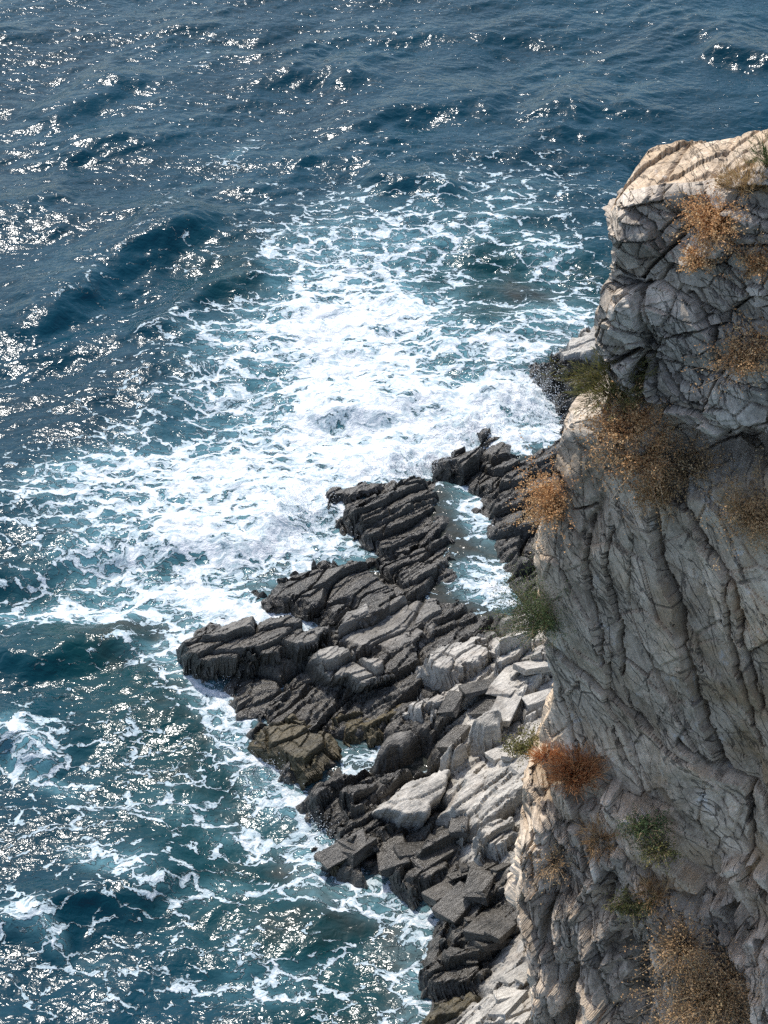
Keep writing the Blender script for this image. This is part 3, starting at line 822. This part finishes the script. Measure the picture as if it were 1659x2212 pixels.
def build_cliff():
    E = np.array(EDGE, float)
    es, et = st(E[:, 0], E[:, 1])
    order = np.argsort(et)
    es, et = es[order], et[order]
    T = np.array(TOP, float)
    ts, tt = st(T[:, 0], T[:, 1])
    t_bot = et[0]
    us = np.concatenate([-np.arange(7.0, 0.0, -0.12), np.arange(0, 8.5, 0.03), np.arange(8.5, 16, 0.15)])
    nv = 900
    vs = np.linspace(0, 1, nv)
    cap = np.concatenate([np.arange(0.04, 2.4, 0.05), np.arange(2.4, 7.05, 0.25)])
    s_top0 = es[-1]
    u_t = np.clip(ts - s_top0, 0, None)
    Ug, Vg = np.meshgrid(us, vs)
    upos = np.clip(Ug, 0, None); back = np.clip(-Ug, 0, None)
    ttop = np.interp(upos, u_t, tt)
    t = t_bot + Vg * (ttop - t_bot)
    sl = np.interp(t, et, es)
    sl = sl + 0.05 * fbm(t * 1.3, t * 0, 4, 200)
    blend = 1 - sst(0.0, 3.5, upos)
    s = sl * blend + s_top0 * (1 - blend) * 0 + (1 - blend) * sl + upos

    def prof(w):
        return 0.10 * np.minimum(w, 1.7) - 0.75 * np.clip(w - 1.7, 0, None)
    P = ORG + s[..., None] * A_DIR + t[..., None] * T_DIR + back[..., None] * SIDE
    P[..., 2] += prof(back) * Vg ** 4
    n_mix = sst(-0.10, 0.06, Ug)[..., None]
    N = N_SIDE * (1 - n_mix) + NRM * n_mix
    N /= np.linalg.norm(N, axis=-1, keepdims=True)
    sc = s - back                                      # texture coordinate running round the corner
    px, py = proj(P.reshape(-1, 3))
    px, py = px.reshape(s.shape), py.reshape(s.shape)
    # picture-plane style areas of the face: blocky top, smooth slabs, jagged foot
    la = np.interp(px, [1280, 1310, 1400, 1480, 1560, 1660, 1900], [770, 775, 850, 880, 945, 925, 900])
    lb = np.interp(px, [1180, 1200, 1300, 1420, 1480, 1560, 1660, 1900], [960, 955, 930, 1050, 1080, 1040, 1000, 980])
    lc = np.interp(px, [1110, 1170, 1240, 1320, 1400, 1480, 1530, 1590, 1660, 1900], [1635, 1640, 1690, 1720, 1760, 1830, 1880, 1870, 1900, 1950])
    wob = 14 * fbm(sc * 1.6, t * 1.6, 4, 210)
    def tone(x, y, seed, ang, L, Wd):
        c, q = math.cos(ang), math.sin(ang)
        return vor((x * c + y * q) / L, (x * q - y * c) / Wd, seed, 0.72)[4] - 0.5
    ka = 46 * tone(sc, t, 301, math.radians(-8), 0.62, 0.36)
    kc = 90 * tone(sc, t, 308, math.radians(-35), 1.6, 0.75) + 60 * tone(sc, t, 305, math.radians(-55), 0.7, 0.32)
    A = sst(10, -10, py + 0.5 * wob + ka - la)
    C = 0.55 * sst(-9, 9, py + 0.5 * wob + kc - lc) + 0.45 * sst(-9, 9, py + 0.5 * wob - 0.8 * kc - lc - 55)
    Rg = sst(-10, 10, py + 0.5 * wob + ka - la) * sst(14, -14, py + wob - lb)
    Bm = np.clip(1 - A - C - Rg, 0, 1)
    D = 0.55 * A - (0.35 - 0.5 * (1 - sst(1400, 1470, px))) * Rg + 0.15 * Bm + (1.3 + 0.0022 * np.clip(py - lc, 0, None)) * C
    # hollows, gullies and bosses
    for amp, *q in [(-1.1, 1590, 985, 90, 38, 0), (-0.7, 1480, 930, 50, 45, 30), (-1.2, 1398, 800, 17, 55, 8), (0.55, 1355, 925, 80, 60, 20), (-0.3, 1440, 560, 30, 60, 40), (-0.4, 1500, 470, 60, 40, -30), (0.25, 1600, 470, 50, 60, 0),
                    (0.3, 1350, 480, 50, 60, 0), (0.25, 1330, 640, 40, 60, 0), (0.3, 1520, 840, 120, 50, 20), (0.35, 1240, 1010, 40, 60, 0), (-0.35, 1290, 1120, 14, 60, 10),
                    (-0.45, 1620, 1700, 36, 130, 0), (0.5, 1490, 1700, 50, 120, -15), (0.35, 1660, 1500, 60, 300, 0), (-0.35, 1270, 1800, 60, 60, 30), (-1.1, 1295, 2050, 26, 90, 8), (-0.9, 1222, 1880, 18, 70, 10), (-0.9, 1345, 1880, 30, 40, 30), (-0.8, 1400, 1960, 24, 50, 0), (0.4, 1200, 1950, 50, 140, 5),
                    (-1.1, 1430, 2080, 34, 110, 0), (0.35, 1330, 1990, 50, 60, 0), (0.35, 1360, 2140, 40, 60, 0), (-0.5, 1620, 2050, 60, 140, 0), (0.3, 1430, 1800, 70, 30, 20), (-0.25, 1300, 2130, 50, 30, 0)]:
        D = D + amp * blob(px + wob, py, *q)
    Dmac = D.copy()
    # long open cracks
    for pts, wd, dp in [([(1290, 1110), (1275, 1220), (1300, 1330), (1315, 1440)], 5, 0.22), ([(1330, 1130), (1320, 1230), (1345, 1330), (1350, 1450)], 4, 0.2),
                        ([(1420, 1090), (1430, 1200), (1470, 1290), (1500, 1420), (1530, 1560), (1570, 1660)], 9, 0.38), ([(1180, 1370), (1260, 1440), (1330, 1500), (1410, 1570)], 5, 0.2),
                        ([(1480, 1080), (1540, 1180), (1600, 1260), (1620, 1400), (1659, 1520)], 6, 0.3), ([(1580, 1230), (1585, 1350), (1640, 1560), (1659, 1600)], 4, 0.2),
                        ([(1210, 1480), (1240, 1560), (1270, 1660)], 4, 0.12), ([(1330, 1560), (1390, 1680), (1430, 1780)], 3, 0.12), ([(1300, 770), (1390, 735), (1400, 850)], 7, 0.35),
                        ([(1310, 560), (1370, 600), (1440, 540), (1500, 480)], 8, 0.35), ([(1350, 420), (1420, 470), (1450, 540)], 5, 0.25), ([(1400, 600), (1410, 740)], 6, 0.3), ([(1420, 750), (1500, 850), (1580, 860)], 5, 0.25),
                        ([(1500, 620), (1560, 700), (1560, 790)], 5, 0.25), ([(1150, 1720), (1180, 1800), (1230, 1900), (1240, 2060)], 6, 0.25), ([(1300, 1870), (1340, 1960), (1380, 2100), (1390, 2212)], 6, 0.25),
                        ([(1480, 1580), (1540, 1640), (1620, 1700), (1625, 1850)], 5, 0.3), ([(1200, 1000), (1240, 1090), (1290, 1085)], 3, 0.15)]:
        jag = 9 * (vor(sc / 0.35, t / 0.28, 377, 0.95)[4] - 0.5)
        X1, Y1 = px + jag, py + wob * 0.1
        sd_ = seg_dist(X1, Y1, pts, False)
        q = np.array(pts, float)
        xl = np.interp(Y1, q[:, 1], q[:, 0]) if (np.diff(q[:, 1]) > 0).all() else None
        D = D - dp * 2.2 * np.clip(1.25 - sd_ / (wd * 0.95 * (0.8 + 0.5 * fbm(sc * 2.2, t * 2.2, 2, 371))), 0, 1)
        if xl is not None:
            on = sst(q[0, 1] - 20, q[0, 1] + 60, Y1) * (1 - sst(q[-1, 1] - 60, q[-1, 1] + 20, Y1))
            D = D + 0.75 * dp * np.where(X1 < xl, 1, -0.25) * np.exp(-np.abs(X1 - xl) / 140.0) * on
    # joints: broken blocks above, long slivers down the face, jagged plates below
    ba = plates(sc, t, 300, math.radians(12), 1.5, 0.85, 0.62, 0.5, 0.6, 0.07, 0.05) + plates(sc, t, 301, math.radians(-8), 0.62, 0.36, 0.24, 0.6, 0.6, 0.09, 0.04) \
        + strata(sc, t, 302, math.radians(16), 0.5, 0.13, 0.05, 0.6, 0.3, 0.2) * sst(0, 0.3, fbm(sc, t, 2, 312))
    bb = plates(sc, t, 303, math.radians(-50), 3.0, 1.0, 0.26, 0.35, 0.35, 0.035) + plates(sc, t, 309, math.radians(-24), 1.9, 0.75, 0.13, 0.35, 0.4, 0.035) \
        + plates(sc, t, 304, math.radians(-56), 0.9, 0.22, 0.07, 0.5, 0.5, 0.06) * sst(0.0, 0.35, fbm(sc * 0.5, t * 0.4, 3, 340))
    bc = plates(sc, t, 308, math.radians(-35), 1.6, 0.75, 0.70, 0.5, 0.4, 0.06, 0.1) + plates(sc, t, 305, math.radians(-55), 0.7, 0.32, 0.30, 0.6, 0.5, 0.08, 0.1) \
        + strata(sc, t, 306, math.radians(-60), 0.5, 0.14, 0.07, 0.8, 0.3, 0.2)
    D = D + ba * (A + 0.7 * Rg) + bb * Bm + bc * C + 0.02 * fbm(sc * 3, t * 3, 4, 220) + 0.08 * fbm(sc * 0.3, t * 0.3, 2, 222)
    # keep the traced outline where it is
    near_edge = np.exp(-np.clip(Ug, 0, None) / 0.25) * (Ug > -0.3)
    D = Dmac + (D - Dmac) * (1 - 0.6 * near_edge)
    fd = 0.25 + 0.75 * sst(0, 0.6, 1.0 * (ttop - t) + 0.25)
    D = D * fd; Dmac = Dmac * fd
    Pf = P + Dmac[..., None] * NRM + (D - Dmac)[..., None] * N
    Pf = Pf + (0.62 * np.clip(Dmac, -0.3, 3.0) * np.exp(-np.clip(Ug, 0, None) / 1.5))[..., None] * A_DIR
    # over the top and down behind
    iu = np.where(us >= 0)[0]
    Wc, Uc = np.meshgrid(cap, us)
    Wc, Uc = Wc.T, Uc.T
    base = Pf[-1][None, :, :]
    Pc = base + Wc[..., None] * SIDE
    Pc[..., 2] += prof(Wc)
    xx, yy = Pc[..., 0], Pc[..., 1]
    rg = strata(xx, yy, 330, math.radians(25), 2.5, 0.5, 0.10, 0.6, 0.3, 0.3) + 0.05 * fbm(xx * 2, yy * 2, 4, 331)
    drop = -0.45 * blob(*[a.reshape(Wc.shape) for a in proj(Pc.reshape(-1, 3))], 1560, 400, 90, 26, -12)
    Pc[..., 2] += (rg + drop) * sst(0, 0.25, Wc)
    allP = np.concatenate([Pf, Pc], 0)
    n, m = allP.shape[:2]
    keep = np.ones((n - 1, m - 1), bool)
    keep[nv - 1:, :iu[0]] = False
    V = allP.reshape(-1, 3)
    V2, f2, used = compact(V, grid_faces(n, m, keep))
    me = mesh_from("cliff", V2, f2, False)
    al = np.concatenate([sc, np.broadcast_to(sc[-1], Wc.shape)], 0).ravel()
    up = np.concatenate([t, t[-1][None, :] + Wc], 0).ravel()
    oc = 0.25 * A + 0.4 * Rg + Bm * (0.25 + 0.9 * sst(1250, 1600, px) + 0.6 * sst(1450, 1650, py)) + 0.45 * C
    oc = np.concatenate([oc, np.full(Wc.shape, 0.55)], 0).ravel()
    attr(me, "ochre", np.clip(oc, 0, 1)[used])
    tn = (tone(sc, t, 300, math.radians(12), 1.5, 0.85) + 0.7 * tone(sc, t, 301, math.radians(-8), 0.62, 0.36)) * A \
        + (tone(sc, t, 303, math.radians(-50), 3.0, 1.0) + 0.8 * tone(sc, t, 309, math.radians(-24), 1.9, 0.75)) * Bm + (tone(sc, t, 308, math.radians(-35), 1.6, 0.75) + tone(sc, t, 305, math.radians(-55), 0.7, 0.32)) * C
    attr(me, "tone", np.concatenate([tn, np.zeros(Wc.shape)], 0).ravel()[used])
    attr(me, "grey", np.concatenate([A * 0.85 + Rg * 0.7 + Bm * 0.15 * (1 - sst(1300, 1550, px)) + C * 0.45, np.zeros(Wc.shape)], 0).ravel()[used])
    attr(me, "along", al[used]); attr(me, "up", up[used])
    link("cliff", me, M_CLIFF, label="steep grey cliff of cracked slabs and blocks above the shore", cat="cliff", kind="structure")
    return V2


CL = build_cliff()
CPX, CPY = proj(CL)
CDEP = (CL - C0) @ F


def cliff_at(px, py, r=7):
    i = np.where((abs(CPX - px) < r) & (abs(CPY - py) < r))[0]
    if len(i) == 0:
        i = np.array([np.argmin((CPX - px) ** 2 + (CPY - py) ** 2)])
    return CL[i[np.argmin(CDEP[i])]]


# ------------------------------------------------------------------ plants
def plant_mat(name, cols):
    k = NT(name)
    rp = k.n("ValToRGB")
    el = rp.color_ramp.elements
    while len(el) < len(cols):
        el.new(0.5)
    for i, c in enumerate(cols):
        el[i].position = i / (len(cols) - 1)
        el[i].color = (*c, 1)
    k.l(k.attr("tint"), rp.inputs[0])
    k.l(rp.outputs[0], k.b.inputs["Base Color"])
    k.b.inputs["Roughness"].default_value = 0.7
    tr = k.n("BsdfTranslucent")
    k.l(rp.outputs[0], tr.inputs[0])
    mx = k.n("MixShader"); mx.inputs[0].default_value = 0.32
    k.l(k.b.outputs[0], mx.inputs[1]); k.l(tr.outputs[0], mx.inputs[2])
    k.l(mx.outputs[0], k.t.nodes["Material Output"].inputs[0])
    return k.m


P_ORANGE = plant_mat("dry_orange_leaf", [(0.22, 0.11, 0.05), (0.56, 0.29, 0.12), (0.68, 0.42, 0.19), (0.76, 0.58, 0.34)])
P_RUST = plant_mat("rust_leaf", [(0.32, 0.13, 0.05), (0.62, 0.28, 0.11), (0.72, 0.44, 0.2)])
P_BROWN = plant_mat("dry_brown_leaf", [(0.20, 0.115, 0.05), (0.50, 0.29, 0.13), (0.66, 0.43, 0.21), (0.22, 0.20, 0.10)])
P_GREEN = plant_mat("green_leaf", [(0.025, 0.045, 0.015), (0.06, 0.10, 0.03), (0.11, 0.15, 0.05), (0.20, 0.17, 0.07)])
P_OLIVE = plant_mat("olive_leaf", [(0.06, 0.07, 0.02), (0.16, 0.16, 0.05), (0.30, 0.24, 0.07)])
P_STRAW = plant_mat("straw_blade", [(0.25, 0.17, 0.08), (0.42, 0.28, 0.13), (0.52, 0.40, 0.22)])
P_STEM = plant_mat("dry_stem", [(0.22, 0.15, 0.09), (0.40, 0.29, 0.18), (0.55, 0.43, 0.28)])


def bush(name, px, py, wpx, hpx, leafm, label, cat="bush", seed=0, n_stem=70, n_leaf=2600, leaf=0.048, droop=0.5, blade=False, group="plants on the cliff", stem_r=0.009, out=0.5, lean=0.0):
    """stems fan out of one root on the rock; leaves sit along them"""
    rng = np.random.default_rng(seed + 500)
    root = cliff_at(px, py + hpx * 0.28)
    dep = (root - C0) @ F
    m = dep * TH * 2 / H0
    w, h = wpx * m * 0.92, hpx * m * 1.08
    n_leaf = int(n_leaf * 1.5); n_stem = int(n_stem * 1.7)
    ax = NRM * out + np.array([0, 0, 1.0]) * (1 - out * 0.5) + A_DIR * lean
    ax /= np.linalg.norm(ax)
    e = bpy.data.objects.new(name, None)
    col.objects.link(e)
    e.location = root
    e.empty_display_size = 0.2
    e["label"] = label; e["category"] = cat; e["group"] = group
    side = np.array([1.0, 0, 0]); upv = np.cross(side, ax); upv /= np.linalg.norm(upv); side = np.cross(ax, upv)
    SV, SF, ST = [], [], []
    LV, LF, LT = [], [], []
    K = 7
    paths = []
    for i in range(n_stem):
        a = rng.uniform(0, 2 * math.pi); rr = math.sqrt(rng.uniform())
        st0 = side * math.cos(a) * w * 0.16 * rr + upv * math.sin(a) * w * 0.12 * rr
        d = ax * rng.uniform(0.55, 1.0) + (side * math.cos(a) * w / h * 1.05 + upv * math.sin(a) * 0.8) * rr * rng.uniform(0.6, 1.1)
        L = h * rng.uniform(0.5, 1.02)
        q = [st0 - ax * 0.05]
        dd = d.copy()
        for k in range(K - 1):
            dd = dd + np.array([0, 0, -droop]) * (0.05 + 0.12 * k / K * 2) + rng.normal(0, 0.10, 3)
            q.append(q[-1] + dd / max(np.linalg.norm(d), 0.6) * L / (K - 1))
        q = np.array(q)
        paths.append(q)
        r0 = stem_r * rng.uniform(0.6, 1.3)
        b0 = len(SV)
        tn = rng.uniform()
        for k in range(K):
            r = r0 * (1 - 0.8 * k / (K - 1))
            for j in range(3):
                an = j * 2.094
                SV.append(q[k] + (side * math.cos(an) + upv * math.sin(an)) * r)
                ST.append(tn)
        for k in range(K - 1):
            for j in range(3):
                SF.append((b0 + k * 3 + j, b0 + k * 3 + (j + 1) % 3, b0 + k * 3 + 3 + (j + 1) % 3, b0 + k * 3 + 3 + j))
    paths = np.array(paths)
    clump = rng.uniform(0, 1, len(paths))
    pi = rng.integers(0, len(paths), n_leaf)
    tp = np.clip(rng.beta(2.2, 1.2, n_leaf), 0.08, 0.995) * (K - 1)
    i0 = tp.astype(int).clip(0, K - 2)
    fr = (tp - i0)[:, None]
    p = paths[pi, i0] * (1 - fr) + paths[pi, i0 + 1] * fr
    dirv = paths[pi, i0 + 1] - paths[pi, i0]
    dirv /= np.linalg.norm(dirv, axis=1, keepdims=True)
    p = p + rng.normal(0, 0.02 if blade else 0.035, (n_leaf, 3)) * (0.4 + h)
    rnd = rng.normal(0, 1, (n_leaf, 3))
    if blade:
        d1 = dirv + 0.35 * rnd + np.array([0, 0, 0.25]); d1 /= np.linalg.norm(d1, axis=1, keepdims=True)
        ln, wd = leaf * rng.uniform(2.5, 6, n_leaf), leaf * 0.16
    else:
        d1 = dirv * 0.5 + rnd; d1 /= np.linalg.norm(d1, axis=1, keepdims=True)
        ln, wd = leaf * rng.uniform(0.6, 1.5, n_leaf), leaf * 0.42
    d2 = np.cross(d1, rng.normal(0, 1, (n_leaf, 3))); d2 /= np.linalg.norm(d2, axis=1, keepdims=True) + 1e-9
    ln = ln[:, None]
    LV = np.stack([p - d2 * wd * 0.4, p + d1 * ln * 0.5 - d2 * wd * 0.9, p + d1 * ln, p + d1 * ln * 0.5 + d2 * wd * 0.9], 1)
    tint = np.clip(0.55 * clump[pi] + 0.45 * rng.uniform(0, 1, n_leaf), 0, 1)
    me = mesh_from("stems", np.array(SV), np.array(SF))
    attr(me, "tint", np.array(ST))
    link("stems", me, P_STEM, e)
    me = mesh_from("foliage", LV.reshape(-1, 3), np.arange(n_leaf * 4).reshape(-1, 4))
    attr(me, "tint", np.repeat(tint, 4))
    link("foliage", me, leafm, e)
    return e


bush("dry_bush", 1535, 465, 90, 110, P_ORANGE, "orange dry bush filling the cleft between the top blocks", seed=1, n_leaf=2600)
bush("dry_grass", 1612, 395, 110, 60, P_STRAW, "straw orange grass along the back of the top ledge", "grass tuft", seed=2, n_leaf=1100, blade=True, droop=0.2, out=0.15)
bush("green_tuft", 1655, 335, 40, 60, P_GREEN, "green blades at the edge of the pale top ledge", "grass tuft", seed=3, n_leaf=400, blade=True, droop=0.1, n_stem=30, out=0.1)
bush("dry_bush", 1510, 555, 70, 60, P_ORANGE, "small orange bush below the cleft, between two grey blocks", seed=4, n_leaf=900, n_stem=40)
bush("dry_bush", 1635, 560, 60, 80, P_ORANGE, "orange bush high on the cliff under the right top block", seed=5, n_leaf=1200, n_stem=40)
bush("dry_bush", 1605, 745, 110, 120, P_ORANGE, "sprawling orange brown bush over the shaded slab of the overhang", seed=6, n_leaf=1700, n_stem=80, droop=0.4)
bush("grassy_bush", 1315, 815, 130, 110, P_OLIVE, "tall olive green grass on the ledge under the overhang", "grass tuft", seed=7, n_leaf=2600, blade=True, droop=0.25, n_stem=90, lean=0.05)
bush("dry_bush", 1345, 890, 140, 100, P_ORANGE, "wide orange brown bush right below the olive grass", seed=8, n_leaf=2600, n_stem=90)
bush("dry_bush", 1385, 960, 120, 150, P_ORANGE, "thick orange bush hanging down the middle of the cliff gully", seed=9, n_leaf=3600, n_stem=110, droop=0.8)
bush("dry_bush", 1420, 1045, 80, 90, P_BROWN, "brown lower end of the growth in the cliff gully", seed=10, n_leaf=1500, n_stem=60, droop=0.8)
bush("dark_scrub", 1480, 985, 130, 110, P_BROWN, "dark twiggy scrub in the shade of the overhang", seed=11, n_leaf=900, n_stem=110, droop=0.4)
bush("dry_bush", 1192, 1065, 85, 120, P_ORANGE, "bright orange bush on the outer corner of the cliff against the shore", seed=12, n_leaf=2800, n_stem=80, lean=-0.2, droop=0.2)
bush("green_shrub", 1172, 1315, 105, 140, P_GREEN, "dense green shrub growing out of the cliff edge", "shrub", seed=13, n_leaf=6000, n_stem=90, lean=-0.25, droop=0.15, leaf=0.034)
bush("green_shrub", 1625, 1090, 90, 150, P_BROWN, "olive brown shrub at the right margin of the slab face", "shrub", seed=14, n_leaf=2600, n_stem=80, droop=0.6)
bush("low_plant", 1128, 1605, 90, 60, P_OLIVE, "yellow green plant on the cliff foot beside pale boulders", "plant", seed=15, n_leaf=1700, n_stem=60, out=0.2)
bush("rust_grass", 1185, 1622, 60, 24, P_RUST, "flat rust coloured grass strip behind the bright orange tuft", "grass tuft", seed=16, n_leaf=500, n_stem=30, blade=True, out=0.2)
bush("orange_tuft", 1240, 1660, 78, 72, P_RUST, "bright orange red grass tuft against the smooth slab", "grass tuft", seed=17, n_leaf=3200, n_stem=220, blade=True, out=0.4, droop=0.3)
bush("green_plant", 1405, 1765, 95, 60, P_GREEN, "thin grey green plant on the ledge below the big slab", "plant", seed=18, n_leaf=1000, n_stem=50, out=0.3)
bush("low_plant", 1430, 1810, 90, 60, P_OLIVE, "straggly olive plant just below the grey green one", "plant", seed=19, n_leaf=900, n_stem=50, droop=0.7)
bush("rust_grass", 1290, 1800, 60, 55, P_BROWN, "small rust tuft in a shaded notch of the lower cliff", "grass tuft", seed=20, n_leaf=600, n_stem=40, blade=True)
bush("twiggy_plant", 1200, 1845, 65, 80, P_BROWN, "bare brown twiggy plant at the lower outer cliff edge", "plant", seed=21, n_leaf=500, n_stem=70, droop=0.9, stem_r=0.009)
bush("dry_bush", 1362, 1945, 90, 55, P_OLIVE, "yellow orange cushion on a small pale ledge", seed=22, n_leaf=1400, n_stem=60, out=0.3)
bush("rust_grass", 1415, 1915, 60, 55, P_BROWN, "wispy rust tuft up and right of the yellow cushion", "grass tuft", seed=23, n_leaf=500, n_stem=40, blade=True, out=0.2)
bush("dry_bush", 1480, 2000, 110, 130, P_BROWN, "brown branching bush with bare stems above the largest bush", seed=24, n_leaf=1300, n_stem=110, droop=0.5, stem_r=0.009)
bush("dry_bush", 1545, 2110, 190, 200, P_BROWN, "largest bush, brown and shaggy, low on the cliff", seed=25, n_leaf=5200, n_stem=190, droop=0.9, stem_r=0.009)

# ------------------------------------------------------------------ spray
def build_spray():
    rng = np.random.default_rng(9)
    V, N = [], 0
    oct_v = np.array([(1, 0, 0), (-1, 0, 0), (0, 1, 0), (0, -1, 0), (0, 0, 1), (0, 0, -1)], float)
    oct_f = np.array([(0, 2, 4), (2, 1, 4), (1, 3, 4), (3, 0, 4), (2, 0, 5), (1, 2, 5), (3, 1, 5), (0, 3, 5)])
    pts = []
    for cx, cy, rx, ry, n, zh in [(1160, 880, 45, 45, 3600, 1.7), (1080, 925, 90, 25, 2600, 1.2), (900, 1000, 90, 20, 2400, 1.2), (640, 1100, 50, 35, 2600, 1.2), (560, 1150, 110, 14, 500, 0.6),
                                  (700, 1080, 30, 30, 300, 0.6), (480, 1480, 30, 50, 250, 0.4), (580, 1660, 40, 30, 300, 0.4), (690, 1790, 30, 40, 250, 0.4), (980, 780, 80, 12, 250, 0.5), (420, 1420, 30, 25, 200, 0.5)]:
        p = at(rng.normal(cx, rx * 0.7, n), rng.normal(cy, ry * 0.7, n), 0.3)
        p[:, 2] = 0.12 + rng.exponential(0.3, n) * zh
        pts.append(p)
    p = np.concatenate(pts)
    r = rng.uniform(0.006, 0.02, len(p)) ** 1.0
    V = (p[:, None, :] + oct_v[None] * r[:, None, None]).reshape(-1, 3)
    Fc = (oct_f[None] + (np.arange(len(p)) * 6)[:, None, None]).reshape(-1, 3)
    k = NT("spray")
    k.b.inputs["Base Color"].default_value = (0.85, 0.88, 0.9, 1)
    k.b.inputs["Roughness"].default_value = 0.4
    tr = k.n("BsdfTranslucent"); tr.inputs[0].default_value = (0.9, 0.93, 0.95, 1)
    mx = k.n("MixShader"); mx.inputs[0].default_value = 0.55
    k.l(k.b.outputs[0], mx.inputs[1]); k.l(tr.outputs[0], mx.inputs[2])
    k.l(mx.outputs[0], k.t.nodes["Material Output"].inputs[0])
    link("sea_spray", mesh_from("sea_spray", V, Fc, True), k.m, label="white spray thrown up where waves hit the rocks", cat="spray", kind="stuff")


build_spray()
